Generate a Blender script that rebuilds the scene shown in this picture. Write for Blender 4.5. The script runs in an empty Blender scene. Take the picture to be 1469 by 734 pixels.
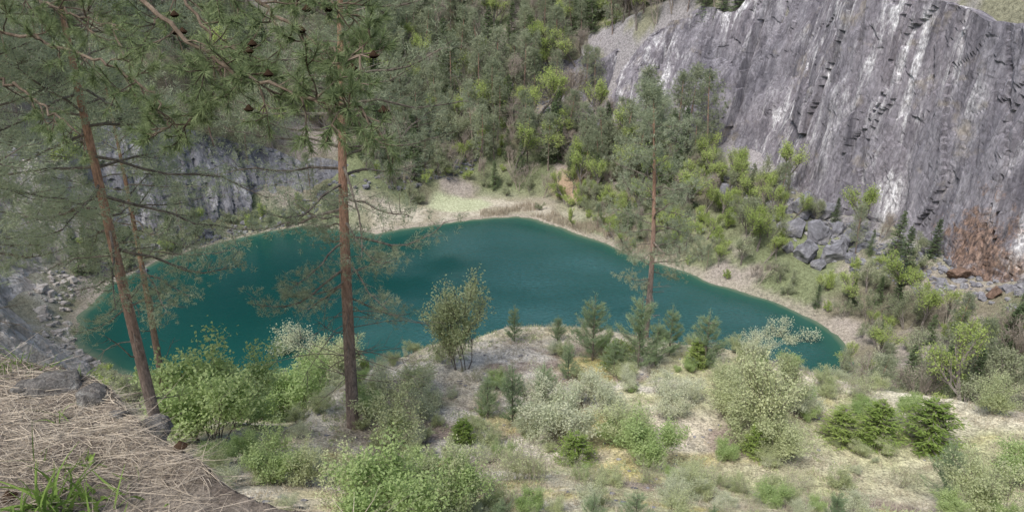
import bpy, math, random
import numpy as np
from mathutils import Vector
rng = np.random.RandomState(11)
sc = bpy.context.scene

# ------------------------------------------------------------------ camera
PITCH = math.radians(22.0)
CAM = np.array([0.0, 0.0, 45.0])
FPX = 1049.0
cam = bpy.data.cameras.new("camera")
cam.sensor_width = 36.0
cam.lens = 36.0*FPX/1469.0
cam.clip_start = 0.05
cam.clip_end = 3000
camo = bpy.data.objects.new("camera", cam)
sc.collection.objects.link(camo)
camo.location = CAM
camo.rotation_euler = (math.radians(90)-PITCH, 0, 0)
sc.camera = camo

def ray(px, py):
    u = (px-734.5)/FPX; v = (367-py)/FPX
    return np.array([u, math.cos(PITCH)+math.sin(PITCH)*v, -math.sin(PITCH)+math.cos(PITCH)*v])
def at(px, py, depth):
    return CAM+ray(px, py)*depth

# ------------------------------------------------------------------ noise
def _h(i, j, k, s):
    n = (i*374761393+j*668265263+k*2147483647+s*1274126177) & 0xFFFFFFFF
    n = ((n ^ (n >> 13))*1274126177) & 0xFFFFFFFF
    n = (n ^ (n >> 16))
    return (n & 0xFFFF)/65535.0
def vnoise(x, y, z, s=0):
    x, y, z = np.broadcast_arrays(np.asarray(x, float), np.asarray(y, float), np.asarray(z, float))
    i = np.floor(x).astype(np.int64); j = np.floor(y).astype(np.int64); k = np.floor(z).astype(np.int64)
    fx = x-i; fy = y-j; fz = z-k
    fx = fx*fx*(3-2*fx); fy = fy*fy*(3-2*fy); fz = fz*fz*(3-2*fz)
    r = 0
    for a in (0, 1):
        wa = fx if a else 1-fx
        for b in (0, 1):
            wb = fy if b else 1-fy
            for c in (0, 1):
                wc = fz if c else 1-fz
                r = r+wa*wb*wc*_h(i+a, j+b, k+c, s)
    return r
def fbm(x, y, z=0.0, oc=4, s=0):
    r = 0; a = .5; f = 1; t = 0
    for o in range(oc):
        r = r+a*vnoise(np.asarray(x)*f+o*17.3, np.asarray(y)*f+o*9.1, np.asarray(z)*f+o*3.7, s+o)
        t += a; a *= .5; f *= 2.03
    return r/t
def cells(x, y, s=0):
    i = np.floor(x).astype(np.int64); j = np.floor(y).astype(np.int64)
    best = np.full(x.shape, 9.0); sec = np.full(x.shape, 9.0); val = np.zeros(x.shape)
    for a in (-1, 0, 1):
        for b in (-1, 0, 1):
            cx = i+a+_h(i+a, j+b, 1, s); cy = j+b+_h(i+a, j+b, 2, s)
            d = np.hypot(x-cx, y-cy)
            v = _h(i+a, j+b, 3, s)
            m = d < best
            sec = np.where(m, best, np.minimum(sec, d))
            val = np.where(m, v, val)
            best = np.where(m, d, best)
    return val, sec-best
def sst(a, b, x):
    t = np.clip((x-a)/(b-a), 0, 1)
    return t*t*(3-2*t)
def smax(a, b, k):
    h = np.clip(.5+.5*(a-b)/k, 0, 1)
    return b*(1-h)+a*h+k*h*(1-h)

# ------------------------------------------------------------------ layout of the quarry (metres)
LAKE = [(-59, 89), (-60, 100), (-57, 109), (-50, 117), (-44, 123), (-38, 126), (-31, 124), (-24, 122), (-17, 125), (-11, 128),
        (-4, 131), (1, 131.5), (8, 126), (14, 119.5), (19, 113), (28.5, 103), (36.5, 95), (40, 90), (42, 84), (41, 77),
        (32, 67), (15, 66), (0, 68), (-10, 75), (-17, 77), (-27, 73), (-34, 70), (-46, 74), (-55, 81)]
PLAT = [(-6.3, 31.5), (-3.2, 34.2), (0, 36.6), (5, 36.2), (9.9, 34.0), (16.4, 30.6), (23, 27.8), (34, 25), (60, 18), (60, -40), (-8, -40), (-8.5, 18), (-8.5, 26)]
RC = np.array([(120, 10), (92, 38), (78, 60), (69, 76), (63.5, 86), (57, 98), (50, 114), (44, 131), (31, 149), (14, 164), (0, 176), (-20, 190)], float)
RC_H = np.array([32, 32, 32, 31.5, 30, 30, 33, 32, 24, 11, 3, 0.])
RC_L = np.array([.10, .10, .10, .10, .10, .10, .14, .30, .45, .6, .9, .9])
LC = np.array([(-10, 152), (-20, 145), (-30, 138), (-40, 131), (-52, 121.5), (-64, 111), (-68, 98), (-64, 87), (-56, 78.5), (-49, 70.5), (-44, 63), (-40, 55)], float)
LC_H = np.array([0, 0, 0, 9, 17, 17, 16, 17, 18, 13, 6, 0.])
LC_L = np.array([.5, .5, .45, .4, .35, .35, .5, .5, .45, .45, .6, .6])

def poly_d(x, y, poly, closed):
    p = np.asarray(poly, float)
    q = np.roll(p, -1, 0) if closed else p[1:]
    if not closed: p = p[:-1]
    best = np.full(np.shape(x), 1e9); side = np.zeros(np.shape(x)); par = np.zeros(np.shape(x))
    for k in range(len(p)):
        ax, ay = p[k]; dx, dy = q[k]-p[k]; L2 = dx*dx+dy*dy
        t = np.clip(((x-ax)*dx+(y-ay)*dy)/L2, 0, 1)
        ex = x-(ax+dx*t); ey = y-(ay+dy*t)
        d = np.hypot(ex, ey)
        sd = np.sign(dy*(x-ax)-dx*(y-ay))
        m = d < best-1e-9
        best = np.where(m, d, best); side = np.where(m, sd, side); par = np.where(m, k+t, par)
    return best, side, par
def inside(x, y, poly):
    p = np.asarray(poly, float); q = np.roll(p, -1, 0)
    c = np.zeros(np.shape(x), bool)
    for k in range(len(p)):
        x1, y1 = p[k]; x2, y2 = q[k]
        if y1 == y2: continue
        m = ((y1 > y) != (y2 > y)) & (x < (x2-x1)*(y-y1)/(y2-y1)+x1)
        c ^= m
    return c
def lake_d(x, y):
    d, _, _ = poly_d(x, y, LAKE, True)
    d = np.where(inside(x, y, LAKE), -d, d)
    return d+(fbm(x/5.0, y/5.0, 0, 3, 5)-.5)*2.4
def plat_d(x, y):
    d, _, _ = poly_d(x, y, PLAT, True)
    return np.where(inside(x, y, PLAT), -d, d)
def cliff_c(x, y, line):
    d, s, p = poly_d(x, y, line, False)
    return d*s, p
def H(x, y, step=True, detail=True):
    x = np.asarray(x, float); y = np.asarray(y, float)
    d = lake_d(x, y)
    wr = sst(5, 30, x); wl = sst(-18, -34, x)
    s = .55*np.maximum(0, d-12)*(1-wr)*(1-wl)+.36*d*wr+.6*np.maximum(0, d-1.5)*wl
    s = np.where(s > 80, 80+(s-80)*.2, s)
    shore = np.where(d > 0, .1+.03*d+s, .45*d)
    sl = .58+.07*sst(0, 15, x)
    hill = np.minimum(41-sl*y, 41+.05*np.abs(y))
    dp = plat_d(x, y)
    zp = 28.3-.13*(y-22)-.07*np.maximum(0, x-2)-.95*np.maximum(0, dp+.6)**1.15
    z = smax(hill, zp, 1.0)
    z = smax(z, shore, .5)
    if detail:
        flat = sst(15, 10, d)*(1-wr)*(1-wl)*(y > 100)
        m = sst(0, 8, d)*(1-.93*flat)
        z = z+m*((fbm(x/9, y/9, 0, 4, 2)-.5)*2.0*np.where(dp < 3, .55, 1)+(fbm(x/2.2, y/2.2, 0, 3, 8)-.5)*.5)
        z = z+sst(12, 30, d)*(y > 100)*(fbm(x/22, y/22, 0, 3, 12)-.5)*7
    if step:
        for line, hh, ll in ((RC, RC_H, RC_L), (LC, LC_H, LC_L)):
            c, p = cliff_c(x, y, line)
            hs = np.interp(p, np.arange(len(hh)), hh); le = np.interp(p, np.arange(len(hh)), ll)
            z = z+hs*sst(0, 1, (c-3.5)/(le*hs+4.5))
    return z
def hit(px, py, t0=8, t1=400):
    r = ray(px, py)
    t = np.arange(t0, t1, .1)
    z = H(t*r[0], t*r[1])
    below = (CAM[2]+t*r[2]) < z
    k = int(np.argmax(below)) if below.any() else len(t)-1
    return np.array([t[k]*r[0], t[k]*r[1], z[k]]), t[k]

# ------------------------------------------------------------------ mesh builder
class MB:
    def __init__(s): s.V = []; s.F = []; s.n = 0
    def add(s, V, F, m=0):
        V = np.asarray(V, float).reshape(-1, 3); F = np.asarray(F, np.int64)
        s.V.append(V); s.F.append((F+s.n, m)); s.n += len(V)
    def build(s, name, mats, smooth=False):
        me = bpy.data.meshes.new(name)
        V = np.concatenate(s.V)
        loops = np.concatenate([f.ravel() for f, _ in s.F])
        tot = np.concatenate([np.full(len(f), f.shape[1]) for f, _ in s.F])
        mi = np.concatenate([np.full(len(f), m) for f, m in s.F])
        me.vertices.add(len(V)); me.vertices.foreach_set("co", V.astype(np.float32).ravel())
        me.loops.add(len(loops)); me.loops.foreach_set("vertex_index", loops.astype(np.int32))
        me.polygons.add(len(tot))
        st = np.concatenate([[0], np.cumsum(tot)[:-1]])
        me.polygons.foreach_set("loop_start", st.astype(np.int32))
        me.polygons.foreach_set("material_index", mi.astype(np.int32))
        me.polygons.foreach_set("use_smooth", np.full(len(tot), smooth))
        for m in mats: me.materials.append(m)
        me.update(calc_edges=True)
        return me
def obj(name, me, loc=(0, 0, 0), rot=(0, 0, 0), sca=1, parent=None):
    o = bpy.data.objects.new(name, me)
    o.location = loc; o.rotation_euler = rot
    o.scale = (sca, sca, sca) if np.isscalar(sca) else sca
    sc.collection.objects.link(o)
    if parent is not None: o.parent = parent
    return o
def nrm(v):
    return v/np.maximum(np.linalg.norm(v, axis=-1, keepdims=True), 1e-9)
def strips(mb, P, D, L, W, B=None, segs=1, m=0, r=rng, flat=None, shape='leaf'):
    P = np.asarray(P, float); n = len(P)
    if n == 0: return
    D = nrm(np.asarray(D, float)); L = np.broadcast_to(L, (n,)).astype(float); W = np.broadcast_to(W, (n,)).astype(float)
    S = nrm(np.cross(D, nrm(r.normal(size=(n, 3))) if flat is None else flat))
    if shape == 'tri':
        V = np.stack([P-S*W[:, None]/2, P+S*W[:, None]/2, P+D*L[:, None]], 1).reshape(-1, 3)
        F = np.arange(n*3).reshape(n, 3)
        mb.add(V, F, m); return
    if shape == 'leaf':
        Nn = np.cross(D, S)
        mid = P+D*(L*.45)[:, None]
        V = np.stack([P, mid+S*W[:, None]/2+Nn*(W*.15)[:, None], P+D*L[:, None], mid-S*W[:, None]/2+Nn*(W*.15)[:, None]], 1).reshape(-1, 3)
        mb.add(V, np.arange(n*4).reshape(n, 4), m); return
    B = np.zeros((n, 3)) if B is None else B
    rows = []
    for k in range(segs+1):
        t = k/segs
        c = P+D*(L*t)[:, None]+B*(t*t)
        w = (W*(1-.85*t**1.5)/2)[:, None]
        rows += [c-S*w, c+S*w]
    V = np.stack(rows, 1)
    nv = 2*(segs+1)
    base = (np.arange(n)*nv)[:, None, None]
    q = np.array([[2*k, 2*k+1, 2*k+3, 2*k+2] for k in range(segs)])[None]
    mb.add(V.reshape(-1, 3), (base+q).reshape(-1, 4), m)
def tube(mb, pts, rad, k=6, m=0):
    pts = np.asarray(pts, float); n = len(pts)
    rad = np.broadcast_to(rad, (n,))
    T = nrm(np.gradient(pts, axis=0))
    ref = np.array([0, 0, 1.0]) if abs(T[0][2]) < .8 else np.array([1.0, 0, 0])
    A = nrm(np.cross(T, ref)); Bn = np.cross(T, A)
    a = np.linspace(0, 2*math.pi, k, endpoint=False)
    V = pts[:, None]+rad[:, None, None]*(np.cos(a)[None, :, None]*A[:, None]+np.sin(a)[None, :, None]*Bn[:, None])
    i = np.arange(n-1)[:, None]*k; j = np.arange(k)[None]; j2 = (j+1) % k
    F = np.stack([i+j, i+j2, i+k+j2, i+k+j], -1).reshape(-1, 4)
    mb.add(V.reshape(-1, 3), F, m)

# ------------------------------------------------------------------ materials
def newmat(name):
    m = bpy.data.materials.new(name); m.use_nodes = True
    nt = m.node_tree
    for n in list(nt.nodes): nt.nodes.remove(n)
    return m, nt
def N(nt, t, **kw):
    n = nt.nodes.new(t)
    for k, v in kw.items(): setattr(n, k, v)
    return n
def mixc(nt, fac, a, b, blend='MIX'):
    n = nt.nodes.new('ShaderNodeMix'); n.data_type = 'RGBA'; n.blend_type = blend
    for sock, v in ((n.inputs[0], fac), (n.inputs[6], a), (n.inputs[7], b)):
        if hasattr(v, 'is_linked'): nt.links.new(v, sock)
        elif isinstance(v, tuple): sock.default_value = (*v[:3], 1)
        else: sock.default_value = v
    return n.outputs[2]
def ramp(nt, fac, stops):
    n = nt.nodes.new('ShaderNodeValToRGB')
    e = n.color_ramp.elements
    while len(e) < len(stops): e.new(.5)
    for el, (p, c) in zip(e, stops):
        el.position = p; el.color = (*c, 1) if isinstance(c, tuple) else (c, c, c, 1)
    nt.links.new(fac, n.inputs[0])
    return n.outputs[0]
def mapping(nt, coord, scale):
    mp = nt.nodes.new('ShaderNodeMapping'); mp.inputs['Scale'].default_value = scale
    nt.links.new(coord, mp.inputs[0]); return mp.outputs[0]
def noise(nt, coord, scale, detail=4, rough=.6, dist=0.0):
    n = nt.nodes.new('ShaderNodeTexNoise'); n.inputs['Scale'].default_value = scale
    n.inputs['Detail'].default_value = detail; n.inputs['Roughness'].default_value = rough; n.inputs['Distortion'].default_value = dist
    nt.links.new(coord, n.inputs['Vector']); return n.outputs['Fac']
def math_(nt, op, a, b=None, clamp=False):
    n = nt.nodes.new('ShaderNodeMath'); n.operation = op; n.use_clamp = clamp
    for s, v in zip(n.inputs, (a, b)):
        if v is None: continue
        if hasattr(v, 'is_linked'): nt.links.new(v, s)
        else: s.default_value = v
    return n.outputs[0]
def finish(nt, col, rough=.8, bump=None, bstr=.5, bdist=.1, spec=.3, diffuse=False):
    o = nt.nodes.new('ShaderNodeOutputMaterial')
    if diffuse:
        p = nt.nodes.new('ShaderNodeBsdfDiffuse'); p.inputs['Roughness'].default_value = .5
        nt.links.new(col, p.inputs['Color'])
    else:
        p = nt.nodes.new('ShaderNodeBsdfPrincipled')
        nt.links.new(col, p.inputs['Base Color'])
        p.inputs['Roughness'].default_value = rough
        p.inputs['Specular IOR Level'].default_value = spec
    if bump is not None:
        b = nt.nodes.new('ShaderNodeBump'); b.inputs['Distance'].default_value = bdist
        if hasattr(bstr, 'is_linked'): nt.links.new(bstr, b.inputs['Strength'])
        else: b.inputs['Strength'].default_value = bstr
        nt.links.new(bump, b.inputs['Height']); nt.links.new(b.outputs[0], p.inputs['Normal'])
    nt.links.new(p.outputs[0], o.inputs[0])
    return p
def leafmat(name, c1, c2, trans=.3):
    m, nt = newmat(name)
    oi = N(nt, 'ShaderNodeObjectInfo'); g = N(nt, 'ShaderNodeNewGeometry'); tc = N(nt, 'ShaderNodeTexCoord')
    nz = noise(nt, tc.outputs['Object'], .9, 1)
    f = math_(nt, 'ADD', math_(nt, 'MULTIPLY', oi.outputs['Random'], .55), math_(nt, 'MULTIPLY', g.outputs['Random Per Island'], .35))
    f = math_(nt, 'ADD', f, math_(nt, 'MULTIPLY', math_(nt, 'SUBTRACT', nz, .5), .8), True)
    col = mixc(nt, f, c1, c2)
    d = nt.nodes.new('ShaderNodeBsdfDiffuse'); nt.links.new(col, d.inputs[0]); o = nt.nodes.new('ShaderNodeOutputMaterial')
    if trans <= 0:
        nt.links.new(d.outputs[0], o.inputs[0]); return m
    t = nt.nodes.new('ShaderNodeBsdfTranslucent'); nt.links.new(col, t.inputs[0])
    mx = nt.nodes.new('ShaderNodeMixShader'); mx.inputs[0].default_value = trans
    nt.links.new(d.outputs[0], mx.inputs[1]); nt.links.new(t.outputs[0], mx.inputs[2]); nt.links.new(mx.outputs[0], o.inputs[0])
    return m
def barkmat(name, c1, c2, scale=6, ztop=None, c3=None):
    m, nt = newmat(name)
    tc = N(nt, 'ShaderNodeTexCoord')
    v = mapping(nt, tc.outputs['Object'], (1, 1, .3))
    nz = noise(nt, v, scale, 3, .7)
    n2 = noise(nt, v, scale*3.5, 3, .7)
    col = mixc(nt, ramp(nt, nz, [(.35, 0.), (.65, 1.)]), c1, c2)
    if ztop:
        sx = N(nt, 'ShaderNodeSeparateXYZ'); nt.links.new(tc.outputs['Object'], sx.inputs[0])
        z = math_(nt, 'ADD', sx.outputs[2], math_(nt, 'MULTIPLY', nz, 2.5))
        k = math_(nt, 'DIVIDE', z, ztop)
        col = mixc(nt, ramp(nt, k, [(.35, 0.), (.95, 1.)]), col, mixc(nt, n2, tuple(a*.6 for a in c3), tuple(min(1, a*1.3) for a in c3)))
    col = mixc(nt, .8, col, ramp(nt, n2, [(.3, .5), (.6, 1.15)]), 'MULTIPLY')
    finish(nt, col, .9, n2, .9, .03, diffuse=True)
    return m

M_bark = barkmat("bark_pine", (.19, .155, .14), (.39, .32, .285), 6, 11.0, (.50, .31, .225))
M_barkg = barkmat("bark_grey", (.15, .13, .115), (.33, .30, .27), 6)
M_twig = barkmat("bark_twig", (.15, .13, .11), (.30, .26, .22), 4)
M_dtwig = barkmat("bark_twig_dark", (.12, .095, .07), (.25, .20, .155), 4)
M_spruce = leafmat("needles_spruce", (.09, .135, .07), (.22, .29, .14), .25)
M_pine = leafmat("needles_pine", (.23, .27, .17), (.43, .47, .32), .3)
M_pineh = leafmat("needles_pine_near", (.28, .33, .21), (.52, .57, .41), .4)
M_pineo = leafmat("needles_pine_overhang", (.15, .21, .09), (.45, .52, .29), .35)
M_ypine = leafmat("needles_young_pine", (.25, .34, .19), (.46, .56, .34), .3)
M_yspr = leafmat("needles_young_spruce", (.17, .27, .06), (.42, .51, .17), .3)
M_bright = leafmat("leaves_bright", (.37, .48, .14), (.66, .76, .30), .45)
M_grey = leafmat("leaves_greygreen", (.30, .34, .21), (.54, .58, .38), .35)
M_pale = leafmat("leaves_pale", (.48, .54, .30), (.72, .76, .47), .4)
M_light = leafmat("leaves_light", (.40, .53, .22), (.64, .73, .39), .45)
M_white = leafmat("leaves_whitish", (.56, .61, .41), (.82, .83, .65), .35)
M_brown = leafmat("twigs_brown", (.27, .235, .20), (.48, .42, .36), 0)
M_straw = leafmat("dry_grass", (.39, .34, .25), (.72, .65, .51), .2)
M_litter = leafmat("needle_litter", (.18, .14, .11), (.66, .58, .46), 0)
M_grass = leafmat("green_grass", (.16, .26, .06), (.32, .44, .13), .4)
M_reed = leafmat("reeds", (.34, .29, .22), (.54, .47, .37), .2)
M_cone = leafmat("pine_cone", (.035, .022, .015), (.09, .06, .04), 0)

def rockmat(name, dark, mid, light, ochre, streak=.5, sc_=1.0, bd=.35, rust=None, warm=(1.08, 1.0, .96), dks=.7):
    m, nt = newmat(name)
    tc = N(nt, 'ShaderNodeTexCoord'); co = tc.outputs['Object']
    big = noise(nt, mapping(nt, co, (.055, .055, .04)), 1*sc_, 3, .6)
    med = noise(nt, mapping(nt, co, (.5, .5, .16)), 1*sc_, 5, .72, .7)
    fin = noise(nt, mapping(nt, co, (1, 1, .5)), 2.4*sc_, 4, .75)
    st = noise(nt, mapping(nt, co, (.4, .4, .035)), 1*sc_, 4, .70, .8)
    col = mixc(nt, ramp(nt, med, [(.34, 0.), (.62, 1.)]), dark, mid)
    col = mixc(nt, ramp(nt, big, [(.35, .0), (.6, .5)]), col, tuple(a*b for a, b in zip(mid, warm)))
    sf = math_(nt, 'MULTIPLY', ramp(nt, st, [(.49, 0.), (.62, 1.)]), ramp(nt, big, [(.44, .10), (.55, 1.)]))
    sf = math_(nt, 'MULTIPLY', sf, streak)
    sf = math_(nt, 'MULTIPLY', sf, ramp(nt, fin, [(.35, .2), (.6, 1.)]))
    col = mixc(nt, sf, col, light)
    dk = noise(nt, mapping(nt, co, (.3, .3, .018)), 1*sc_, 4, .7, .4)
    col = mixc(nt, math_(nt, 'MULTIPLY', ramp(nt, dk, [(.52, 0.), (.64, 1.)]), dks), col, tuple(a*.8 for a in dark))
    oc = noise(nt, mapping(nt, co, (.13, .13, .16)), 1*sc_, 4, .7)
    col = mixc(nt, math_(nt, 'MULTIPLY', ramp(nt, oc, [(.58, 0.), (.70, 1.)]), .5), col, ochre)
    if rust:
        rn = noise(nt, mapping(nt, co, (.5, .5, .45)), 1, 5, .75, .6)
        vm = N(nt, 'ShaderNodeVectorMath', operation='DISTANCE'); nt.links.new(co, vm.inputs[0]); vm.inputs[1].default_value = rust
        k = math_(nt, 'ADD', math_(nt, 'DIVIDE', vm.outputs['Value'], 9.0), math_(nt, 'MULTIPLY', math_(nt, 'SUBTRACT', rn, .5), 3.0))
        col = mixc(nt, ramp(nt, k, [(.35, .8), (.8, 0.)]), col, mixc(nt, ramp(nt, fin, [(.35, 0.), (.65, 1.)]), (.085, .06, .05), (.40, .26, .18)))
    vo = nt.nodes.new('ShaderNodeTexVoronoi'); vo.feature = 'DISTANCE_TO_EDGE'
    w = N(nt, 'ShaderNodeTexNoise'); w.inputs['Scale'].default_value = .8*sc_; w.inputs['Detail'].default_value = 1; nt.links.new(co, w.inputs['Vector'])
    add = N(nt, 'ShaderNodeVectorMath', operation='ADD'); nt.links.new(mapping(nt, co, (.6*sc_, .6*sc_, .18*sc_)), add.inputs[0]); nt.links.new(w.outputs['Color'], add.inputs[1])
    nt.links.new(add.outputs[0], vo.inputs['Vector']); vo.inputs['Scale'].default_value = 1
    cr = ramp(nt, vo.outputs[0], [(0., .5), (.05, 1.)])
    col = mixc(nt, .6, col, cr, 'MULTIPLY')
    col = mixc(nt, .8, col, ramp(nt, fin, [(.32, .55), (.65, 1.15)]), 'MULTIPLY')
    finish(nt, col, .9, med, .9, bd, diffuse=True)
    return m
M_cliff = rockmat("quarry_rock", (.145, .14, .165), (.335, .325, .36), (.86, .86, .87), (.40, .35, .26), .95, rust=(61, 88, 9), warm=(1.08, 1.01, .98))
M_cliffl = rockmat("quarry_rock_blue", (.13, .135, .155), (.31, .32, .355), (.62, .62, .62), (.36, .33, .22), .7)
M_spur = rockmat("pale_rock", (.32, .30, .27), (.62, .59, .54), (.84, .82, .79), (.42, .40, .22), .7, dks=.3)
M_rust = rockmat("rust_rock", (.10, .07, .055), (.28, .20, .16), (.40, .3, .25), (.32, .2, .12), .3)
M_stone = rockmat("lichen_stone", (.10, .095, .09), (.27, .26, .24), (.5, .5, .46), (.2, .2, .1), .8, 9.0, .02)

# ------------------------------------------------------------------ terrain
def axis(*parts):
    out = []
    for a, b, s in parts: out.append(np.arange(a, b, s))
    return np.concatenate(out+[[parts[-1][1]]])
xs = axis((-500, -76, 8), (-76, -15, 1), (-15, 30, .35), (30, 75, 1), (75, 500, 8))
ys = axis((-120, 6, 3), (6, 42, .35), (42, 175, 1), (175, 260, 2), (260, 600, 10))
X, Y = np.meshgrid(xs, ys)
Z = H(X, Y)
mb = MB()
nx, ny = len(xs), len(ys)
idx = np.arange(nx*ny).reshape(ny, nx)
mb.add(np.stack([X, Y, Z], -1).reshape(-1, 3), np.stack([idx[:-1, :-1], idx[:-1, 1:], idx[1:, 1:], idx[1:, :-1]], -1).reshape(-1, 4))
D = lake_d(X, Y); DP = plat_d(X, Y)
def C(*c): return np.array(c)[None, None]
def mx(a, b, t): return a*(1-t[..., None])+b*t[..., None]
n1 = fbm(X/14, Y/14, 0, 4, 21); n2 = fbm(X/3, Y/3, 0, 4, 22); n3 = fbm(X/6, Y/6, 0, 5, 23); n4 = fbm(X/1.2, Y/1.2, 0, 3, 24)
col = mx(C(.24, .22, .16), C(.22, .25, .14), sst(.35, .65, n1))
col = mx(col, C(.38, .34, .30), sst(.52, .66, n3))
col = mx(col, C(.45, .34, .24), sst(1, .5, np.hypot((X-13)/6, (Y-143)/8)+(n2-.5)))
col = mx(col, C(.50, .43, .38), sst(1, .5, np.hypot((X+42)/9, (Y-150)/14)+(n2-.5)))
cR, pR = cliff_c(X, Y, RC); cL, pL = cliff_c(X, Y, LC)
rk = sst(-6, 0, cR)*sst(34, 12, cR)*(pR > 1.5)*(pR < 9.3)
col = mx(col, mx(C(.38, .36, .37), C(.30, .30, .21), sst(.5, .6, n3)), rk*.95)
near = sst(6, 0, DP)*(Y < 60)
pc = mx(C(.55, .50, .40), C(.43, .43, .26), sst(.42, .60, n3))
pc = mx(pc, C(.33, .27, .23), sst(.53, .64, n2))
pc = mx(pc, C(.64, .60, .52), sst(.49, .62, n1)*sst(.42, .57, n4))
pc = mx(pc, C(.49, .43, .16), sst(.59, .68, fbm(X/4, Y/2.5, 0, 4, 44))*.7)
pc = mx(pc, C(.62, .58, .48), sst(-5, -1, DP)*sst(3, 0, DP)*.7*sst(.35, .5, n2))
col = mx(col, pc, near)
hs = (Y < 66)*(1-near)*(D > 2)
col = mx(col, mx(C(.38, .39, .21), C(.52, .49, .36), sst(.4, .6, n2)), hs*.8)
sp_ = sst(-4, 0, cL)*sst(26, 14, cL)*(pL > 5.6)*(pL < 10.2)
col = mx(col, mx(C(.62, .59, .53), C(.34, .33, .24), sst(.50, .62, n3)), sp_)
sand = sst(14, 8, D)*sst(-32, -24, X)*sst(20, 4, X)*(Y > 110)
col = mx(col, mx(C(.52, .48, .39), C(.36, .33, .25), sst(.38, .56, n2)), sand)
rim = sst(1.9, .9, D)*(Y > 80)
col = mx(col, C(.40, .36, .30), rim*.75)
alg = sst(1.05, .75, np.hypot((X+11)/7.0, (Y-137.5)/4.5)+(n2-.5)*.5)
col = mx(col, C(.48, .52, .34), alg*.85)
me = mb.build("terrain_ground", [], True)
ca = me.color_attributes.new("tint", 'FLOAT_COLOR', 'POINT')
cc = np.ones((nx*ny, 4)); cc[:, :3] = np.clip(col.reshape(-1, 3), 0, 1)
ca.data.foreach_set("color", cc.astype(np.float32).ravel())
m, nt = newmat("ground")
va = N(nt, 'ShaderNodeVertexColor', layer_name="tint"); tc = N(nt, 'ShaderNodeTexCoord')
a = noise(nt, tc.outputs['Object'], 2.2, 4, .75); b = noise(nt, tc.outputs['Object'], 11, 3, .7)
c_ = mixc(nt, 1.0, va.outputs[0], ramp(nt, a, [(.32, .55), (.5, .95), (.68, 1.3)]), 'MULTIPLY')
c_ = mixc(nt, 1.0, c_, ramp(nt, b, [(.35, .5), (.6, 1.25)]), 'MULTIPLY')
finish(nt, c_, .95, a, .8, .15, diffuse=True)
me.materials.append(m)
obj("terrain_ground", me)

# ------------------------------------------------------------------ water
wx = np.arange(-75, 52, 1.0); wy = np.arange(55, 150, 1.0)
WX, WY = np.meshgrid(wx, wy); mb = MB(); idx = np.arange(WX.size).reshape(WX.shape)
mb.add(np.stack([WX, WY, WX*0], -1).reshape(-1, 3), np.stack([idx[:-1, :-1], idx[:-1, 1:], idx[1:, 1:], idx[1:, :-1]], -1).reshape(-1, 4))
me = mb.build("lake_water", [], True)
wd = np.clip(-lake_d(WX, WY), 0, 30).ravel()
wind_sheen = (sst(-26, 6, WX+(fbm(WX/9, WY/9, 0, 3, 91)-.5)*26)*(.75+1.4*(fbm(WX/14, WY/6, 0, 3, 92)-.45))*sst(.5, 8, -lake_d(WX, WY))).ravel()
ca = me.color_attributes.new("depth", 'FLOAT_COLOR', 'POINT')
cc = np.ones((WX.size, 4)); cc[:, 0] = wd/30; cc[:, 1] = np.clip(wind_sheen, 0, 1); cc[:, 2] = 0
ca.data.foreach_set("color", cc.astype(np.float32).ravel())
m, nt = newmat("water")
va = N(nt, 'ShaderNodeVertexColor', layer_name="depth"); tc = N(nt, 'ShaderNodeTexCoord')
sp = N(nt, 'ShaderNodeSeparateColor'); nt.links.new(va.outputs[0], sp.inputs[0])
col = ramp(nt, sp.outputs[0], [(0., (.16, .21, .14)), (.035, (.03, .11, .082)), (.11, (.008, .073, .062)), (.6, (.004, .052, .048))])
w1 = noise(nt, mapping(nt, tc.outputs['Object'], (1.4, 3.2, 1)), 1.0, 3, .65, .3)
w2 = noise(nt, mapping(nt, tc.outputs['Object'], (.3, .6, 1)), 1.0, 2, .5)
sheen = math_(nt, 'MULTIPLY', sp.outputs[1], ramp(nt, w1, [(.35, .45), (.65, 1.)]))
col = mixc(nt, math_(nt, 'MULTIPLY', sheen, .85), col, (.06, .165, .175))  # sky sheen of the wind-rippled patch, painted into the base colour
hgt = math_(nt, 'ADD', w1, math_(nt, 'MULTIPLY', w2, .4))
p = finish(nt, col, .10, hgt, math_(nt, 'ADD', math_(nt, 'MULTIPLY', sp.outputs[1], .6), .10), .5, spec=.5)
nt.links.new(math_(nt, 'ADD', math_(nt, 'MULTIPLY', sp.outputs[1], .22), .07), p.inputs['Roughness'])
p.inputs['IOR'].default_value = 1.34
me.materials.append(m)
obj("lake_water", me)

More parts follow.
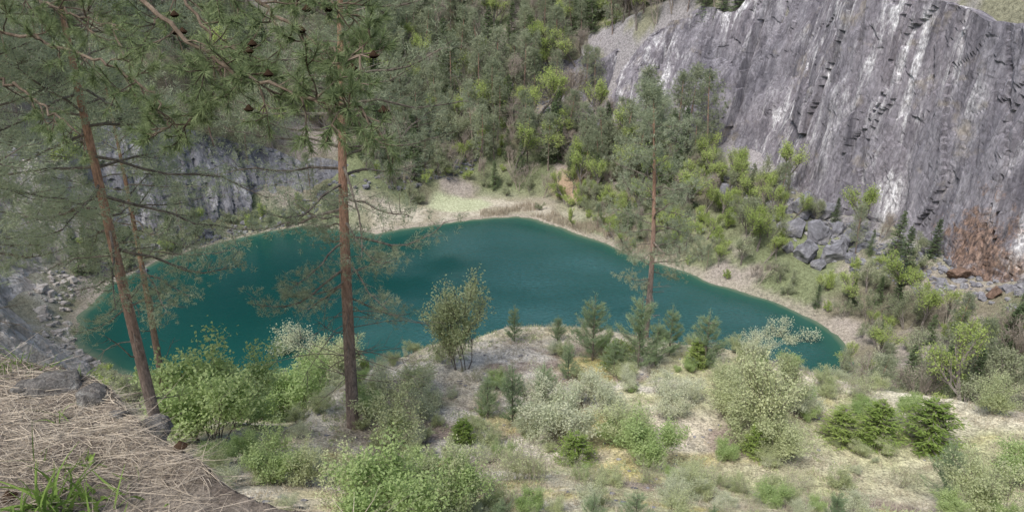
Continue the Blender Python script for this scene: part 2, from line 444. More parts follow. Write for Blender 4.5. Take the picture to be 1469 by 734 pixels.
# ------------------------------------------------------------------ cliffs
def cliff(name, line, hh, ll, mat, seed, amp, res=.33, blocky=1.0):
    seg = np.hypot(*(line[1:]-line[:-1]).T); S = np.concatenate([[0], np.cumsum(seg)])
    n = int(S[-1]/res); s = np.linspace(0, S[-1], n)
    x = np.interp(s, S, line[:, 0]); y = np.interp(s, S, line[:, 1])
    kw = int(5/res) | 1; ker = np.ones(kw)/kw
    xp = np.convolve(np.pad(x, kw//2, 'reflect', reflect_type='odd'), ker, 'valid')[:n]; yp = np.convolve(np.pad(y, kw//2, 'reflect', reflect_type='odd'), ker, 'valid')[:n]
    tx, ty = np.gradient(xp), np.gradient(yp); tl = np.hypot(tx, ty)+1e-9; nxx, nyy = -ty/tl, tx/tl
    hgt = np.interp(s, S, hh); lean = np.interp(s, S, ll)
    zb = H(xp, yp, step=False)-3
    rows = int((max(hh)+3)/res)
    k = np.linspace(0, 1, rows)[:, None]
    rimn = (fbm(s/7, 0, 0, 4, seed+9)-.5)*7*np.minimum(1, hgt/12)
    z = zb[None]+(hgt+3+rimn)[None]*k
    env = np.minimum(1, hgt/9)[None]*np.ones_like(k)
    SS = s[None]+0*z
    warp = (fbm(SS/6, z/9, 0, 3, seed+4)-.5)*4
    c0, e0 = cells((SS+warp)/9.0, (z+warp*2)/60, seed+7)
    c1, e1 = cells((SS+warp)/4.0, (z+warp*2)/28, seed+1)
    c2, e2 = cells((SS+warp)/1.7, (z+warp*.7)/5.0, seed+2)
    c3, e3 = cells(SS/.9, z/1.8, seed+3)
    but = fbm(SS/16, z/90, 0, 3, seed)
    disp = (but-.5)*10+(c0-.5)*3.4+(c1-.5)*1.2+((c2-.5)*.55+(c3-.5)*.22)*blocky+(fbm(SS/3, z/5, 0, 4, seed+6)-.5)*1.0
    disp -= .8*np.exp(-e0*16)+.25*np.exp(-e1*12)+.12*np.exp(-e2*10)*blocky
    disp += sst(9, 0, z-zb[None])*1.8*(fbm(SS/4, z/1.5, 0, 3, seed+12)-.2)
    disp *= amp*env
    back = lean[None]*(z-zb[None])
    off = disp-back
    V = [np.stack([xp[None]+nxx[None]*off, yp[None]+nyy[None]*off, z], -1)]
    for q, dn in ((1.0, -.1), (2.5, -.3), (5, -1.2), (9, -4)):
        o2 = off[-1:]-q*env[-1:]
        V.append(np.stack([xp[None]+nxx[None]*o2, yp[None]+nyy[None]*o2, z[-1:]+dn], -1))
    V = np.concatenate(V); r, c, _ = V.shape
    idx = np.arange(r*c).reshape(r, c)
    mb = MB(); mb.add(V.reshape(-1, 3), np.stack([idx[:-1, :-1], idx[1:, :-1], idx[1:, 1:], idx[:-1, 1:]], -1).reshape(-1, 4))
    obj(name, mb.build(name, [mat], False))
cliff("quarry_cliff", RC, RC_H, RC_L, M_cliff, 50, .85, .34, .9)
cliff("rock_crag", LC[:7], LC_H[:7], LC_L[:7], M_cliffl, 90, .7, .36, 1.8)
cliff("rock_spur", LC[5:], np.concatenate([[12], LC_H[6:]]), LC_L[5:], M_spur, 95, .7, .36, 1.8)

def boulder(seed, res=4, planes=16):
    r = np.random.RandomState(seed)
    import bmesh
    bm = bmesh.new(); bmesh.ops.create_icosphere(bm, subdivisions=res, radius=1)
    V = np.array([v.co[:] for v in bm.verts]); F = np.array([[v.index for v in f.verts] for f in bm.faces]); bm.free()
    for _ in range(planes):
        n = nrm(r.normal(size=3)); d = r.uniform(.5, .85)
        q = V@n; V = V-np.maximum(0, q-d)[:, None]*n
    V = V*(1+(fbm(V[:, 0]*2+seed, V[:, 1]*2, V[:, 2]*2, 4, seed)-.5)[:, None]*.6)
    mb = MB(); mb.add(V, F); return mb
bm_ = {}
for k, mt in enumerate((M_cliffl, M_cliffl, M_rust, M_stone, M_cliffl)):
    bm_[k] = boulder(k+3, 5 if k != 3 else 4, 22).build("boulder", [mt], False)
CLEAR = []
for px, py, w, k in ((1155, 305, 45, 0), (1172, 342, 50, 1), (1140, 335, 42, 1), (1195, 372, 42, 4), (1372, 400, 30, 2), (1425, 425, 22, 2), (628, 200, 45, 4), (1310, 385, 40, 0),
                     (1215, 350, 35, 0), (1040, 280, 30, 1), (205, 395, 20, 4), (1155, 372, 42, 4), (1185, 310, 35, 0), (1200, 335, 25, 4), (1130, 360, 22, 0), (1175, 385, 26, 1), (1220, 375, 24, 1)):
    p, t = hit(px, py); s = w*t/FPX/2
    obj("boulder", bm_[k], p+np.array([0, 0, s*.45]), (rng.uniform(0, 1), rng.uniform(0, 1), rng.uniform(0, 6)), (s, s*.9, s*1.1))
    if 1130 < px < 1210: CLEAR.append((p[0], p[1], 2.4)); CLEAR.append((p[0]*.97, p[1]*.97, 1.8))
    if k == 2: CLEAR.append((p[0], p[1], 4)); CLEAR.append((p[0]*.95, p[1]*.95, 3))
bb = boulder(21, 2, 10); bV = bb.V[0]; bF = bb.F[0][0]
mb = MB()
bx = rng.uniform(-70, 70, 60000); by = rng.uniform(62, 175, 60000)
c1, p1 = cliff_c(bx, by, RC); c2, p2 = cliff_c(bx, by, LC); bd_ = lake_d(bx, by)
mm = (((c1 > -9) & (c1 < 0) & (p1 > 1.5)) | ((c2 > -4) & (c2 < 0)) | ((c2 > 4) & (c2 < 18) & (p2 > 5.8) & (p2 < 10))) & (bd_ > .5)
bx, by = bx[mm][:2200], by[mm][:2200]; bz = H(bx, by)
for x, y, z in zip(bx, by, bz):
    s = rng.uniform(.15, .5)*rng.choice([1, 1, 1, 2])
    a = rng.uniform(0, 6); ca_, sa = math.cos(a), math.sin(a)
    V = bV*np.array([s*rng.uniform(.7, 1.4), s, s*rng.uniform(.5, 1)])
    V = np.stack([V[:, 0]*ca_-V[:, 1]*sa, V[:, 0]*sa+V[:, 1]*ca_, V[:, 2]], 1)+np.array([x, y, z+s*.15])
    mb.add(V, bF, 1 if x < -40 and y < 98 else 0)
obj("scree_blocks", mb.build("scree_blocks", [M_cliffl, M_spur]))

# ------------------------------------------------------------------ tree generators
def skel(r, base, d, L, rad, depth, nch, spread, up, out, segs=4, fac=.6):
    pts = [base]; dd = d.copy()
    for k in range(segs):
        dd = nrm(dd+r.normal(size=3)*.13+np.array([0, 0, up*.12]))
        pts.append(pts[-1]+dd*L/segs)
    pts = np.array(pts); rd = np.linspace(rad, rad*.45, segs+1)
    out.append((pts, rd, depth))
    if depth <= 0: return
    for c in range(nch):
        t = r.uniform(.3, 1.0) if c else 1.0
        q = t*segs; i = min(int(q), segs-1); f = q-i
        p = pts[i]*(1-f)+pts[i+1]*f
        sd = nrm(np.cross(dd, r.normal(size=3)))
        nd = nrm(dd+sd*spread*r.uniform(.6, 1.2)+np.array([0, 0, up*.25]))
        skel(r, p, nd, L*fac*r.uniform(.75, 1.2)*(1.15-.4*t), rad*(.6-.15*t), depth-1, nch, spread, up, out, max(2, segs-1), fac)
def broadleaf(name, h, stems, depth, nch, leafL, per, seed, mats, spread=.7, up=.5, stemlen=.55, tilt=.35, scat=.12, rad=.03, k=5):
    r = np.random.RandomState(seed); mb = MB(); out = []
    for s in range(stems):
        a = r.uniform(0, 6.28); tl = tilt*r.uniform(.2, 1.1)
        d = nrm(np.array([math.cos(a)*tl, math.sin(a)*tl, 1.0]))
        skel(r, np.array([math.cos(a)*.04*h*(stems > 1), math.sin(a)*.04*h*(stems > 1), -.05*h]), d, h*stemlen*r.uniform(.55, 1.1), rad*h*(1 if stems == 1 else .5), depth, nch, spread, up, out)
    zmax = max(o[0][-1][2] for o in out); q = h/zmax
    for pts, rd, dp in out:
        tube(mb, pts*q, np.maximum(rd, .004*h/3), k if dp > 1 else 3, 0)
        if dp <= 1 and per:
            n = per if dp == 0 else per//2
            t = r.uniform(.1, 1, n)*(len(pts)-1); i = np.minimum(t.astype(int), len(pts)-2); f = (t-i)[:, None]
            P = (pts[i]*(1-f)+pts[i+1]*f)*q+r.normal(size=(n, 3))*scat*h*.25
            D_ = r.normal(size=(n, 3))+np.array([0, 0, .3])
            L = leafL*r.uniform(.6, 1.3, n)
            strips(mb, P, D_, L, L*.6, m=1, r=r)
    return mb.build(name, mats)
def spruce(name, h, R0, lev, nb, fr, seed, mats, fl=.4, fw=.13, droop=.35, shape=.85):
    r = np.random.RandomState(seed); mb = MB()
    tube(mb, [(0, 0, -.3), (0, 0, h*.5), (0, 0, h)], [h*.013, h*.008, .005], 6, 0)
    for l in range(lev):
        z = h*(.03+.95*(l/lev))
        R = R0*(1-z/h)**shape*r.uniform(.8, 1.1)+.05*R0
        for b in range(nb):
            a = r.uniform(0, 6.283); Rb = R*r.uniform(.6, 1.15)
            dr = droop*(1-z/h*1.3)
            t = np.linspace(0, 1, fr)
            px = np.cos(a)*Rb*t; py = np.sin(a)*Rb*t; pz = z+Rb*(-dr*t+.25*t*t)+r.normal()*.05
            P = np.stack([px, py, pz], 1)
            tube(mb, P[[0, fr//2, -1]], [.02, .012, .004], 3, 0)
            P2 = np.repeat(P[1:], 2, 0)
            sg = np.tile([1, -1], fr-1)
            out = np.array([math.cos(a), math.sin(a), -.1]); sd = np.array([-math.sin(a), math.cos(a), 0])
            D_ = out[None]*.8+sd[None]*sg[:, None]*r.uniform(.3, 1.1, len(P2))[:, None]+r.normal(size=(len(P2), 3))*.2
            L = fl*r.uniform(.6, 1.2, len(P2))*(.5+.7*(Rb/R0))
            strips(mb, P2, D_, L, fw, m=1, r=r, flat=np.tile([[0, 0, 1.]], (len(P2), 1))+r.normal(size=(len(P2), 3))*.5)
    n = 12; strips(mb, np.stack([np.zeros(n), np.zeros(n), h*r.uniform(.95, 1, n)], 1), r.normal(size=(n, 3))*.5+np.array([0, 0, 1]), fl*.7, fw*.5, m=1, r=r)
    return mb.build(name, mats)
def tufts(mb, P, D_, per, L, W, r, m=1, spread=.8):
    n = len(P)*per
    PP = np.repeat(P, per, 0)+r.normal(size=(n, 3))*L*.35
    DD = nrm(np.repeat(nrm(D_), per, 0)*1.0+nrm(r.normal(size=(n, 3)))*spread)
    strips(mb, PP, DD, L*r.uniform(.6, 1.15, n), W, m=m, r=r, shape='tri')
def pine(name, h, lo, blen, nb, nsec, ntuf, per, nl, nw, tr, seed, mats, bend=.4, dead=8, profile=None, droop=.1, deadlen=2.0):
    r = np.random.RandomState(seed); mb = MB()
    n = 16; t = np.linspace(0, 1, n)
    ph = r.uniform(0, 6, 4)
    tx = bend*(np.sin(t*3+ph[0])-math.sin(ph[0])); ty = bend*(np.sin(t*2.5+ph[1])-math.sin(ph[1]))
    tp = np.stack([tx, ty, t*h], 1); tp[0, 2] = -1
    tube(mb, tp, tr*(1-t*.93)**.8+.02*np.exp(-t*20), 12, 0)
    def trunk(z): q = z/h; return np.array([np.interp(q, t, tx), np.interp(q, t, ty), z]), tr*(1-q*.93)**.8
    for b in range(nb):
        f = ((b+r.uniform(0, 1))/nb)**.85; z = h*(lo+(1-lo)*f*.98)
        a = b*2.4+r.uniform(-.7, .7)
        pr = math.sin(math.pi*min(1, .22+.78*f))**.6 if profile is None else profile(f)
        L = blen*pr*r.uniform(.55, 1.1)+.3
        el = -droop+f*.9+r.normal()*.15
        p0, r0 = trunk(z)
        pts = [p0]; d = np.array([math.cos(a)*math.cos(el), math.sin(a)*math.cos(el), math.sin(el)])
        ns = 7
        for k in range(ns):
            d = nrm(d+r.normal(size=3)*.14+np.array([0, 0, (-.09 if k < 3 else .10)]))
            pts.append(pts[-1]+d*L/ns)
        pts = np.array(pts); br = min(r0*.45, .010+.012*L)
        tube(mb, pts, np.linspace(br, br*.25, ns+1), 5, 2)
        P = []; Dd = []
        for s in range(nsec):
            q = (.25+.75*(s+r.uniform(0, 1))/nsec)*ns; i = min(int(q), ns-1); ff = q-i
            p = pts[i]*(1-ff)+pts[i+1]*ff; dm = nrm(pts[i+1]-pts[i])
            sd = nrm(np.cross(dm, np.array([0, 0, 1.]))+r.normal(size=3)*.25)*(1 if s % 2 else -1)
            l2 = L*.36*r.uniform(.5, 1.2)*(1.2-.6*q/ns)
            d2 = nrm(dm*.7+sd+np.array([0, 0, r.uniform(-.2, .35)])); sp = [p]
            for k in range(3):
                d2 = nrm(d2+r.normal(size=3)*.2+np.array([0, 0, .06])); sp.append(sp[-1]+d2*l2/3)
            sp = np.array(sp); tube(mb, sp, [br*.3, br*.2, br*.15, br*.1], 3, 2)
            tt = r.uniform(.2, 1.05, ntuf)*3; ii = np.minimum(tt.astype(int), 2); fx = (tt-ii)[:, None]
            c = sp[ii]*(1-fx)+sp[ii+1]*fx
            P.append(c+r.normal(size=c.shape)*nl*1.1); Dd.append(nrm(d2[None]+r.normal(size=c.shape)*.5+np.array([0, 0, .25])))
        tufts(mb, np.concatenate(P), np.concatenate(Dd), per, nl, nw, r)
    for b in range(dead):
        z = h*r.uniform(lo*.35, lo*1.05); a = r.uniform(0, 6.28); p0, r0 = trunk(z); L = deadlen*r.uniform(.3, 1.1)
        d = nrm(np.array([math.cos(a), math.sin(a), r.uniform(-.2, .25)])); pts = [p0]
        for k in range(5):
            d = nrm(d+r.normal(size=3)*.2+np.array([0, 0, -.05])); pts.append(pts[-1]+d*L/5)
        tube(mb, np.array(pts), np.linspace(.022, .006, 6), 4, 2)
        for s in range(3):
            i = r.randint(2, 5); d2 = nrm(d+r.normal(size=3)*.7); tube(mb, np.array([pts[i], pts[i]+d2*L*.15, pts[i]+d2*L*.3+r.normal(size=3)*.05]), [.01, .007, .004], 3, 2)
    return mb.build(name, mats)

T = {}
T['spruce'] = [spruce("spruce", 12, 2.6, 30, 7, 6, s, [M_barkg, M_spruce], .6, .2) for s in (1, 2, 3)]
T['pine'] = [pine("pine", 12, .30, 2.6, 32, 6, 4, 7, .30, .085, .16, s, [M_bark, M_pine, M_barkg], dead=3) for s in (4, 5, 6)]
T['bright'] = [broadleaf("bright", 8, 1, 3, 6, .2, 10, s, [M_barkg, M_bright], .6, .8, .6, .1) for s in (7, 8)]
T['grey'] = [broadleaf("grey", 7, 3, 3, 5, .18, 10, s, [M_barkg, M_grey], .7, .5, .5, .4) for s in (9, 10, 11)]
T['bare'] = [broadleaf("bare", 8, 2, 3, 6, .14, 3, s, [M_brown, M_brown], .6, .8, .55, .3) for s in (12, 13)]
T['bush'] = [broadleaf("bush", 3, 7, 2, 5, .15, 15, s, [M_barkg, M_grey], .8, .4, .55, .6) for s in (14, 15)]
T['bbush'] = [broadleaf("bbush", 3.5, 6, 2, 5, .15, 15, s, [M_barkg, M_bright], .7, .6, .55, .5) for s in (16, 17)]
def forest(name, box, spacing, weights, size, ok, growth=(1.0, 99)):
    par = bpy.data.objects.new(name, None); sc.collection.objects.link(par)
    keys = list(weights); w = np.array([weights[k] for k in keys]); w = w/w.sum()
    x0, x1, y0, y1 = box; n = int((x1-x0)*(y1-y0)/spacing**2*3)
    x = rng.uniform(x0, x1, n); y = rng.uniform(y0, y1, n)
    dd = lake_d(x, y); c1, q1 = cliff_c(x, y, RC); c2, q2 = cliff_c(x, y, LC); z = H(x, y)
    c1 = np.where((q1 > 8.9) & (c1 < 30), -50, c1); c2 = np.where(q2 < 2.6, -50, c2)
    m = ok(x, y, dd, c1, c2) & (np.abs(x) < .78*y+14)
    for a, b, rr in CLEAR: m &= np.hypot(x-a, y-b) > rr
    x, y, z, dd = x[m], y[m], z[m], dd[m]
    grid = {}
    for i in range(len(x)):
        g = (int(x[i]//spacing), int(y[i]//spacing)); bad = False
        for a in (-1, 0, 1):
            for b in (-1, 0, 1):
                for q in grid.get((g[0]+a, g[1]+b), []):
                    if math.hypot(x[i]-q[0], y[i]-q[1]) < spacing*.72: bad = True
        if bad: continue
        grid.setdefault(g, []).append((x[i], y[i]))
        clump = vnoise(x[i]/14, y[i]/14, 0, 77)
        ww = w.copy()
        for j, kk in enumerate(keys):
            if kk in ('spruce',): ww[j] *= (1.8 if clump > .5 else .6)
            if kk in ('bright', 'bbush'): ww[j] *= (1.8 if clump < .42 else .6)
        kk = keys[rng.choice(len(keys), p=ww/ww.sum())]
        s = rng.uniform(*size[kk])*min(1.0, growth[0]+dd[i]/growth[1])
        v = T[kk][rng.randint(len(T[kk]))]
        obj(kk, v, (x[i], y[i], z[i]-.1), (rng.normal()*.04, rng.normal()*.04, rng.uniform(0, 6.28)), (s*rng.uniform(.8, 1.1), s*rng.uniform(.8, 1.1), s), par)
    return par
allc = lambda c, a, b: (c < a) | (c > b)
SZ = dict(spruce=(.6, 1.15), pine=(.8, 1.4), bright=(.8, 1.5), grey=(.9, 1.5), bare=(.9, 1.5), bush=(.8, 1.5), bbush=(.6, 1.3))
forest("hillside_forest", (-50, 45, 134, 250), 3.2, dict(spruce=.24, pine=.38, bright=.20, grey=.14, bare=.18), SZ,
       lambda x, y, d, c, l: (d > 16) & allc(c, -2, 13) & allc(l, -2, 8), (.45, 45))
forest("shore_thicket", (-30, 30, 112, 160), 2.1, dict(spruce=.12, bush=.30, bbush=.18, bare=.26, grey=.2), dict(spruce=(.3, .7), bush=(.5, .9), bbush=(.5, 1), bare=(.4, .9), grey=(.4, .8)),
       lambda x, y, d, c, l: (d > np.where((x > 3) & (y < 135), 4.5, 11)) & (d < 30) & allc(c, -1, 9) & (l < -2) & (np.hypot((x+10)/8.5, (y-138)/8) > 1) & (vnoise(x/6, y/6, 0, 6) > .26))
forest("quarry_floor_trees", (10, 80, 54, 140), 2.4, dict(spruce=.16, grey=.30, bright=.32, bare=.18, bush=.2, bbush=.22, pine=.08), dict(spruce=(.3, .7), pine=(.4, .75), bright=(.5, 1.15), grey=(.5, 1.1), bare=(.4, .95), bush=(.6, 1.3), bbush=(.6, 1.3)),
       lambda x, y, d, c, l: (d > 1.3) & (c < -2.0) & ((x > 28) | (y > 90)) & (plat_d(x, y) > 14), (.5, 22))
forest("west_forest", (-125, -20, 84, 210), 3.9, dict(spruce=.12, pine=.45, bright=.2, grey=.25, bare=.12), SZ,
       lambda x, y, d, c, l: (d > 5) & (l > np.where(y < 104, 20, 6)) & ((x < -46) | (y > 132)))
forest("cliff_top_trees", (30, 150, 20, 220), 4.5, dict(spruce=.35, pine=.1, grey=.3, bright=.1, bush=.5), dict(spruce=(.4, .65), pine=(.4, .6), grey=(.4, .6), bright=(.3, .5), bush=(.6, 1)),
       lambda x, y, d, c, l: (c > 7) & (d > 5) & ((y < 118) | (c > 22)) & ((c > 20) | (vnoise(x/8, y/8, 0, 19) > .35)))
forest("slope_bushes", (-46, 40, 40, 75), 3.2, dict(bush=.4, bbush=.35, grey=.1), dict(bush=(.5, .9), bbush=(.5, .9), grey=(.3, .45)),
       lambda x, y, d, c, l: (d > 1.5) & (plat_d(x, y) > 8) & (l < -2))
forest("crag_ledge_bushes", (-66, -24, 100, 145), 2.3, dict(bush=.4, bbush=.25, spruce=.25, pine=.4, bright=.1), dict(bush=(.6, 1.1), bbush=(.6, 1.0), spruce=(.35, .6), pine=(.5, .8), bright=(.5, .8)),
       lambda x, y, d, c, l: (d > 1.0) & (l > -7) & (l < .5) & (vnoise(x/6, y/6, 0, 31) > .42))

mb = MB(); n = 9000
x = rng.uniform(-6, 26, n*3); y = rng.uniform(104, 142, n*3); d = lake_d(x, y)
m = (d > .4) & (d < 4.8+2*np.sin(x*.4)) & (vnoise(x/3, y/3, 0, 9) > .28); x, y = x[m][:n], y[m][:n]; n = len(x)
strips(mb, np.stack([x, y, H(x, y)-.05], 1), np.tile([0, 0, 1.], (n, 1))+rng.normal(size=(n, 3))*.15, rng.uniform(.6, 1.6, n), .07, rng.normal(size=(n, 3))*.2, 2, shape='b')
obj("reed_bed", mb.build("reed_bed", [M_reed]))

# ------------------------------------------------------------------ plateau plants
SH = {}
SH['light'] = [broadleaf("leafy_shrub", 2.6, 9, 2, 6, .085, 30, s, [M_twig, M_light], .7, .6, .55, .6, .16, .012, 4) for s in (31, 32)]
SH['pale'] = [broadleaf("leafy_shrub", 2.6, 9, 2, 6, .075, 22, s, [M_twig, M_pale], .7, .6, .55, .6, .16, .012, 4) for s in (33, 34)]
SH['white'] = [broadleaf("flowering_shrub", 2.2, 8, 2, 6, .065, 20, s, [M_twig, M_white], .75, .5, .55, .65, .16, .012, 4) for s in (35, 36)]
SH['willow'] = [broadleaf("willow_shrub", 4.0, 7, 2, 7, .09, 19, s, [M_twig, M_pale], .5, .9, .6, .3, .10, .010, 4) for s in (37, 39)]
SH['twiggy'] = [broadleaf("bare_shrub", 1.8, 10, 2, 6, .05, 3, s, [M_brown, M_pale], .7, .6, .6, .6, .1, .009, 3) for s in (38,)]
def yspruce(seed, h=2.0, R0=1.05):
    return spruce("young_spruce", h, R0, 22, 11, 8, seed, [M_barkg, M_yspr], .2, .045, .05, .55)
SH['yspruce'] = [yspruce(41), yspruce(42, 2.0, .8)]
def ypine(seed, h, R, dens=1):
    r = np.random.RandomState(seed); mb = MB()
    tube(mb, [(0, 0, -.2), (0, 0, h*.5), (0, 0, h)], [.035, .022, .006], 5, 0)
    P = []; Dd = []
    lev = int(h/.28)
    for l in range(lev):
        z = h*(.08+.8*l/lev); nb = 6
        for b in range(nb):
            a = r.uniform(0, 6.28); L = R*(1-z/h)**.7*r.uniform(.6, 1.15)+.1
            d = np.array([math.cos(a), math.sin(a), r.uniform(.25, .6)]); pts = [np.array([0, 0, z])]
            for k in range(4): d = nrm(d+np.array([0, 0, .14])+r.normal(size=3)*.08); pts.append(pts[-1]+d*L/4)
            pts = np.array(pts); tube(mb, pts, [.014, .01, .008, .006, .004], 3, 0)
            nn = int(6+L*12*dens); t = r.uniform(.1, 1, nn)*4; i = np.minimum(t.astype(int), 3); f = (t-i)[:, None]
            P.append(pts[i]*(1-f)+pts[i+1]*f); Dd.append(np.tile(d, (nn, 1)))
    t = np.linspace(.4, 1, 24); P.append(np.stack([t*0, t*0, t*h], 1)); Dd.append(np.tile([0, 0, 1.], (24, 1)))
    tufts(mb, np.concatenate(P), np.concatenate(Dd), 9, .11, .014, r, 1, .75)
    return mb.build("young_pine", [M_twig, M_ypine])
SH['ypine'] = [ypine(51, 2.6, 1.0), ypine(52, 2.6, 1.2), ypine(53, 2.6, .8)]
HT = dict(light=2.6, pale=2.6, white=2.2, willow=4.0, twiggy=1.8, yspruce=2.0, ypine=2.6)
NM = dict(light='leafy_shrub', pale='leafy_shrub', white='flowering_shrub', willow='willow_shrub', twiggy='bare_shrub', yspruce='young_spruce', ypine='young_pine')
plants = [('light', 305, 640, 155), ('willow', 662, 530, 150), ('light', 560, 770, 145), ('pale', 500, 745, 110), ('pale', 630, 745, 110), ('white', 815, 645, 85), ('light', 930, 668, 85),
          ('willow', 1095, 640, 150), ('willow', 1125, 590, 95), ('pale', 1070, 640, 80), ('white', 950, 570, 42), ('white', 1115, 515, 60), ('white', 1085, 520, 50), ('light', 430, 600, 100), ('pale', 470, 560, 80), ('pale', 1420, 745, 100), ('light', 1460, 700, 75),
          ('white', 870, 600, 65), ('pale', 1050, 600, 70), ('pale', 1425, 590, 62), ('white', 1255, 550, 45), ('twiggy', 765, 700, 75), ('twiggy', 690, 700, 70), ('twiggy', 640, 530, 55), ('light', 880, 640, 50), ('white', 760, 625, 50),
          ('pale', 600, 570, 55), ('twiggy', 1240, 580, 50), ('twiggy', 1020, 700, 50), ('pale', 1000, 710, 50), ('light', 380, 600, 75), ('light', 265, 600, 85), ('white', 430, 530, 70), ('light', 350, 610, 110), ('white', 990, 575, 40), ('white', 900, 560, 35),
          ('twiggy', 830, 700, 45), ('pale', 700, 640, 40), ('white', 590, 640, 40), ('twiggy', 940, 700, 50), ('twiggy', 1130, 720, 50), ('white', 545, 560, 45), ('pale', 1180, 560, 35), ('twiggy', 1290, 700, 40), ('pale', 1390, 690, 45),
          ('light', 400, 690, 80), ('light', 350, 660, 50), ('pale', 450, 700, 70), ('white', 770, 600, 70), ('white', 840, 580, 60), ('pale', 1110, 660, 80), ('white', 960, 600, 55), ('pale', 560, 640, 90), ('white', 610, 600, 60), ('light', 640, 740, 110),
          ('white', 800, 625, 80), ('pale', 900, 640, 70), ('pale', 1040, 560, 50), ('white', 1150, 600, 50), ('light', 530, 600, 60), ('pale', 500, 540, 60), ('pale', 860, 720, 45), ('light', 760, 740, 45), ('pale', 1200, 700, 40),
          ('yspruce', 1205, 632, 52), ('yspruce', 1255, 636, 66), ('yspruce', 1330, 642, 74), ('yspruce', 1085, 652, 50), ('yspruce', 885, 525, 40), ('yspruce', 1000, 525, 40), ('yspruce', 825, 665, 50), ('yspruce', 665, 635, 40),
          ('ypine', 915, 530, 115), ('ypine', 850, 518, 98), ('ypine', 738, 490, 55), ('ypine', 800, 490, 40), ('ypine', 1010, 528, 85), ('ypine', 960, 510, 75), ('ypine', 735, 605, 90), ('ypine', 780, 590, 75),
          ('ypine', 815, 545, 60), ('ypine', 850, 765, 70), ('ypine', 910, 765, 75), ('ypine', 1190, 775, 85), ('ypine', 1350, 720, 100), ('ypine', 720, 765, 60), ('ypine', 1020, 765, 50),
          ('ypine', 940, 525, 70), ('ypine', 880, 540, 60), ('ypine', 700, 600, 70)]
for i, (k, px, py, hp) in enumerate(plants):
    p, t = hit(px, py); s = hp*t/FPX/.93/HT[k]
    w = 1.1 if k in ('white', 'light', 'pale') else (1.15 if k == 'yspruce' else 1.0)
    obj(NM[k], SH[k][i % len(SH[k])], p-np.array([0, 0, .05]), (0, 0, rng.uniform(0, 6.28)), (s*w, s*w, s))
par = bpy.data.objects.new("low_scrub", None); sc.collection.objects.link(par)
x = rng.uniform(-12, 30, 1200); y = rng.uniform(13, 37, 1200)
m = (plat_d(x, y) < 1) & (vnoise(x/4, y/4, 0, 66) > .42); x, y = x[m][:320], y[m][:320]
for xi, yi, zi in zip(x, y, H(x, y)):
    k = ('pale', 'white', 'twiggy', 'twiggy', 'light', 'pale', 'twiggy')[rng.randint(7)]
    s = rng.uniform(.14, .42)
    obj("scrub", SH[k][rng.randint(len(SH[k]))], (xi, yi, zi-.03), (0, 0, rng.uniform(0, 6.28)), (s*1.2, s*1.2, s), par)

def scatter_pts(n, f):
    x = rng.uniform(-14, 30, n); y = rng.uniform(12, 40, n); m = (plat_d(x, y) < 5)
    x, y = x[m], y[m]; m = f(x, y); return x[m], y[m]
mb = MB()
x, y = scatter_pts(13000, lambda x, y: vnoise(x/2.5, y/2.5, 0, 61) > .33)
k = 9; xx = np.repeat(x, k)+rng.normal(size=len(x)*k)*.09; yy = np.repeat(y, k)+rng.normal(size=len(x)*k)*.09; n = len(xx)
strips(mb, np.stack([xx, yy, H(xx, yy)-.01], 1), np.tile([0, 0, 1.], (n, 1))+rng.normal(size=(n, 3))*.6, rng.uniform(.08, .30, n), .018, shape='tri')
obj("dry_grass_tufts", mb.build("dry_grass_tufts", [M_straw]))
mb = MB()
x, y = scatter_pts(5500, lambda x, y: vnoise(x/3.5, y/3.5, 0, 62) > .5)
k = 12; xx = np.repeat(x, k)+rng.normal(size=len(x)*k)*.1; yy = np.repeat(y, k)+rng.normal(size=len(x)*k)*.1; n = len(xx)
strips(mb, np.stack([xx, yy, H(xx, yy)-.01], 1), np.tile([0, 0, .8], (n, 1))+rng.normal(size=(n, 3))*.6, rng.uniform(.06, .2, n), .04)
obj("low_herbs", mb.build("low_herbs", [M_pale]))
mb = MB()
x, y = scatter_pts(1200, lambda x, y: vnoise(x/2, y/2, 0, 63) > .5)
for xi, yi, zi in zip(x, y, H(x, y)):
    s = rng.uniform(.03, .10)
    mb.add(bV*np.array([s*rng.uniform(.8, 1.4), s, s*.6])+np.array([xi, yi, zi]), bF)
obj("gravel_stones", mb.build("gravel_stones", [M_cliffl]))

# ------------------------------------------------------------------ hero pines
MP = [M_bark, M_pineh, M_twig]
p, t = hit(507, 612)
obj("pine_tree", pine("pine_tree", 20, .27, 4.2, 60, 10, 9, 12, .15, .021, .25, 101, MP, .15, 30, droop=.3, deadlen=3.2), p-np.array([0, 0, .1]), (0, math.radians(3.6), 0))
bx_, by_ = 7.1, 34.6; bz_ = float(H(bx_, by_))
obj("pine_tree", pine("pine_tree", 13.2, .24, 2.7, 48, 8, 7, 13, .14, .026, .17, 102, MP, .25, 12, droop=.0, deadlen=1.5), (bx_, by_, bz_-.1), (0, math.radians(1.2), 2.0))
pA = pine("pine_tree", 17, .42, 3.8, 46, 10, 9, 12, .15, .022, .18, 103, MP, .15, 14, droop=.25)
pB = pine("pine_tree", 16, .44, 4.4, 62, 11, 10, 13, .15, .022, .17, 104, MP, .25, 10, droop=.2)
for me, px, py, dep, rz, ln, s in ((pA, 192, 450, 20, .5, -.4, 1), (pA, 214, 470, 27, 3.4, 0, .85), (pB, -100, 400, 15, 1.1, 0, 1), (pB, -60, 380, 23, 4.0, 0, 1.05)):
    q = at(px, py, dep); z = float(H(q[0], q[1]))
    obj("pine_tree", me, (q[0], q[1], z-.1), (0, -math.radians(ln), rz), s)

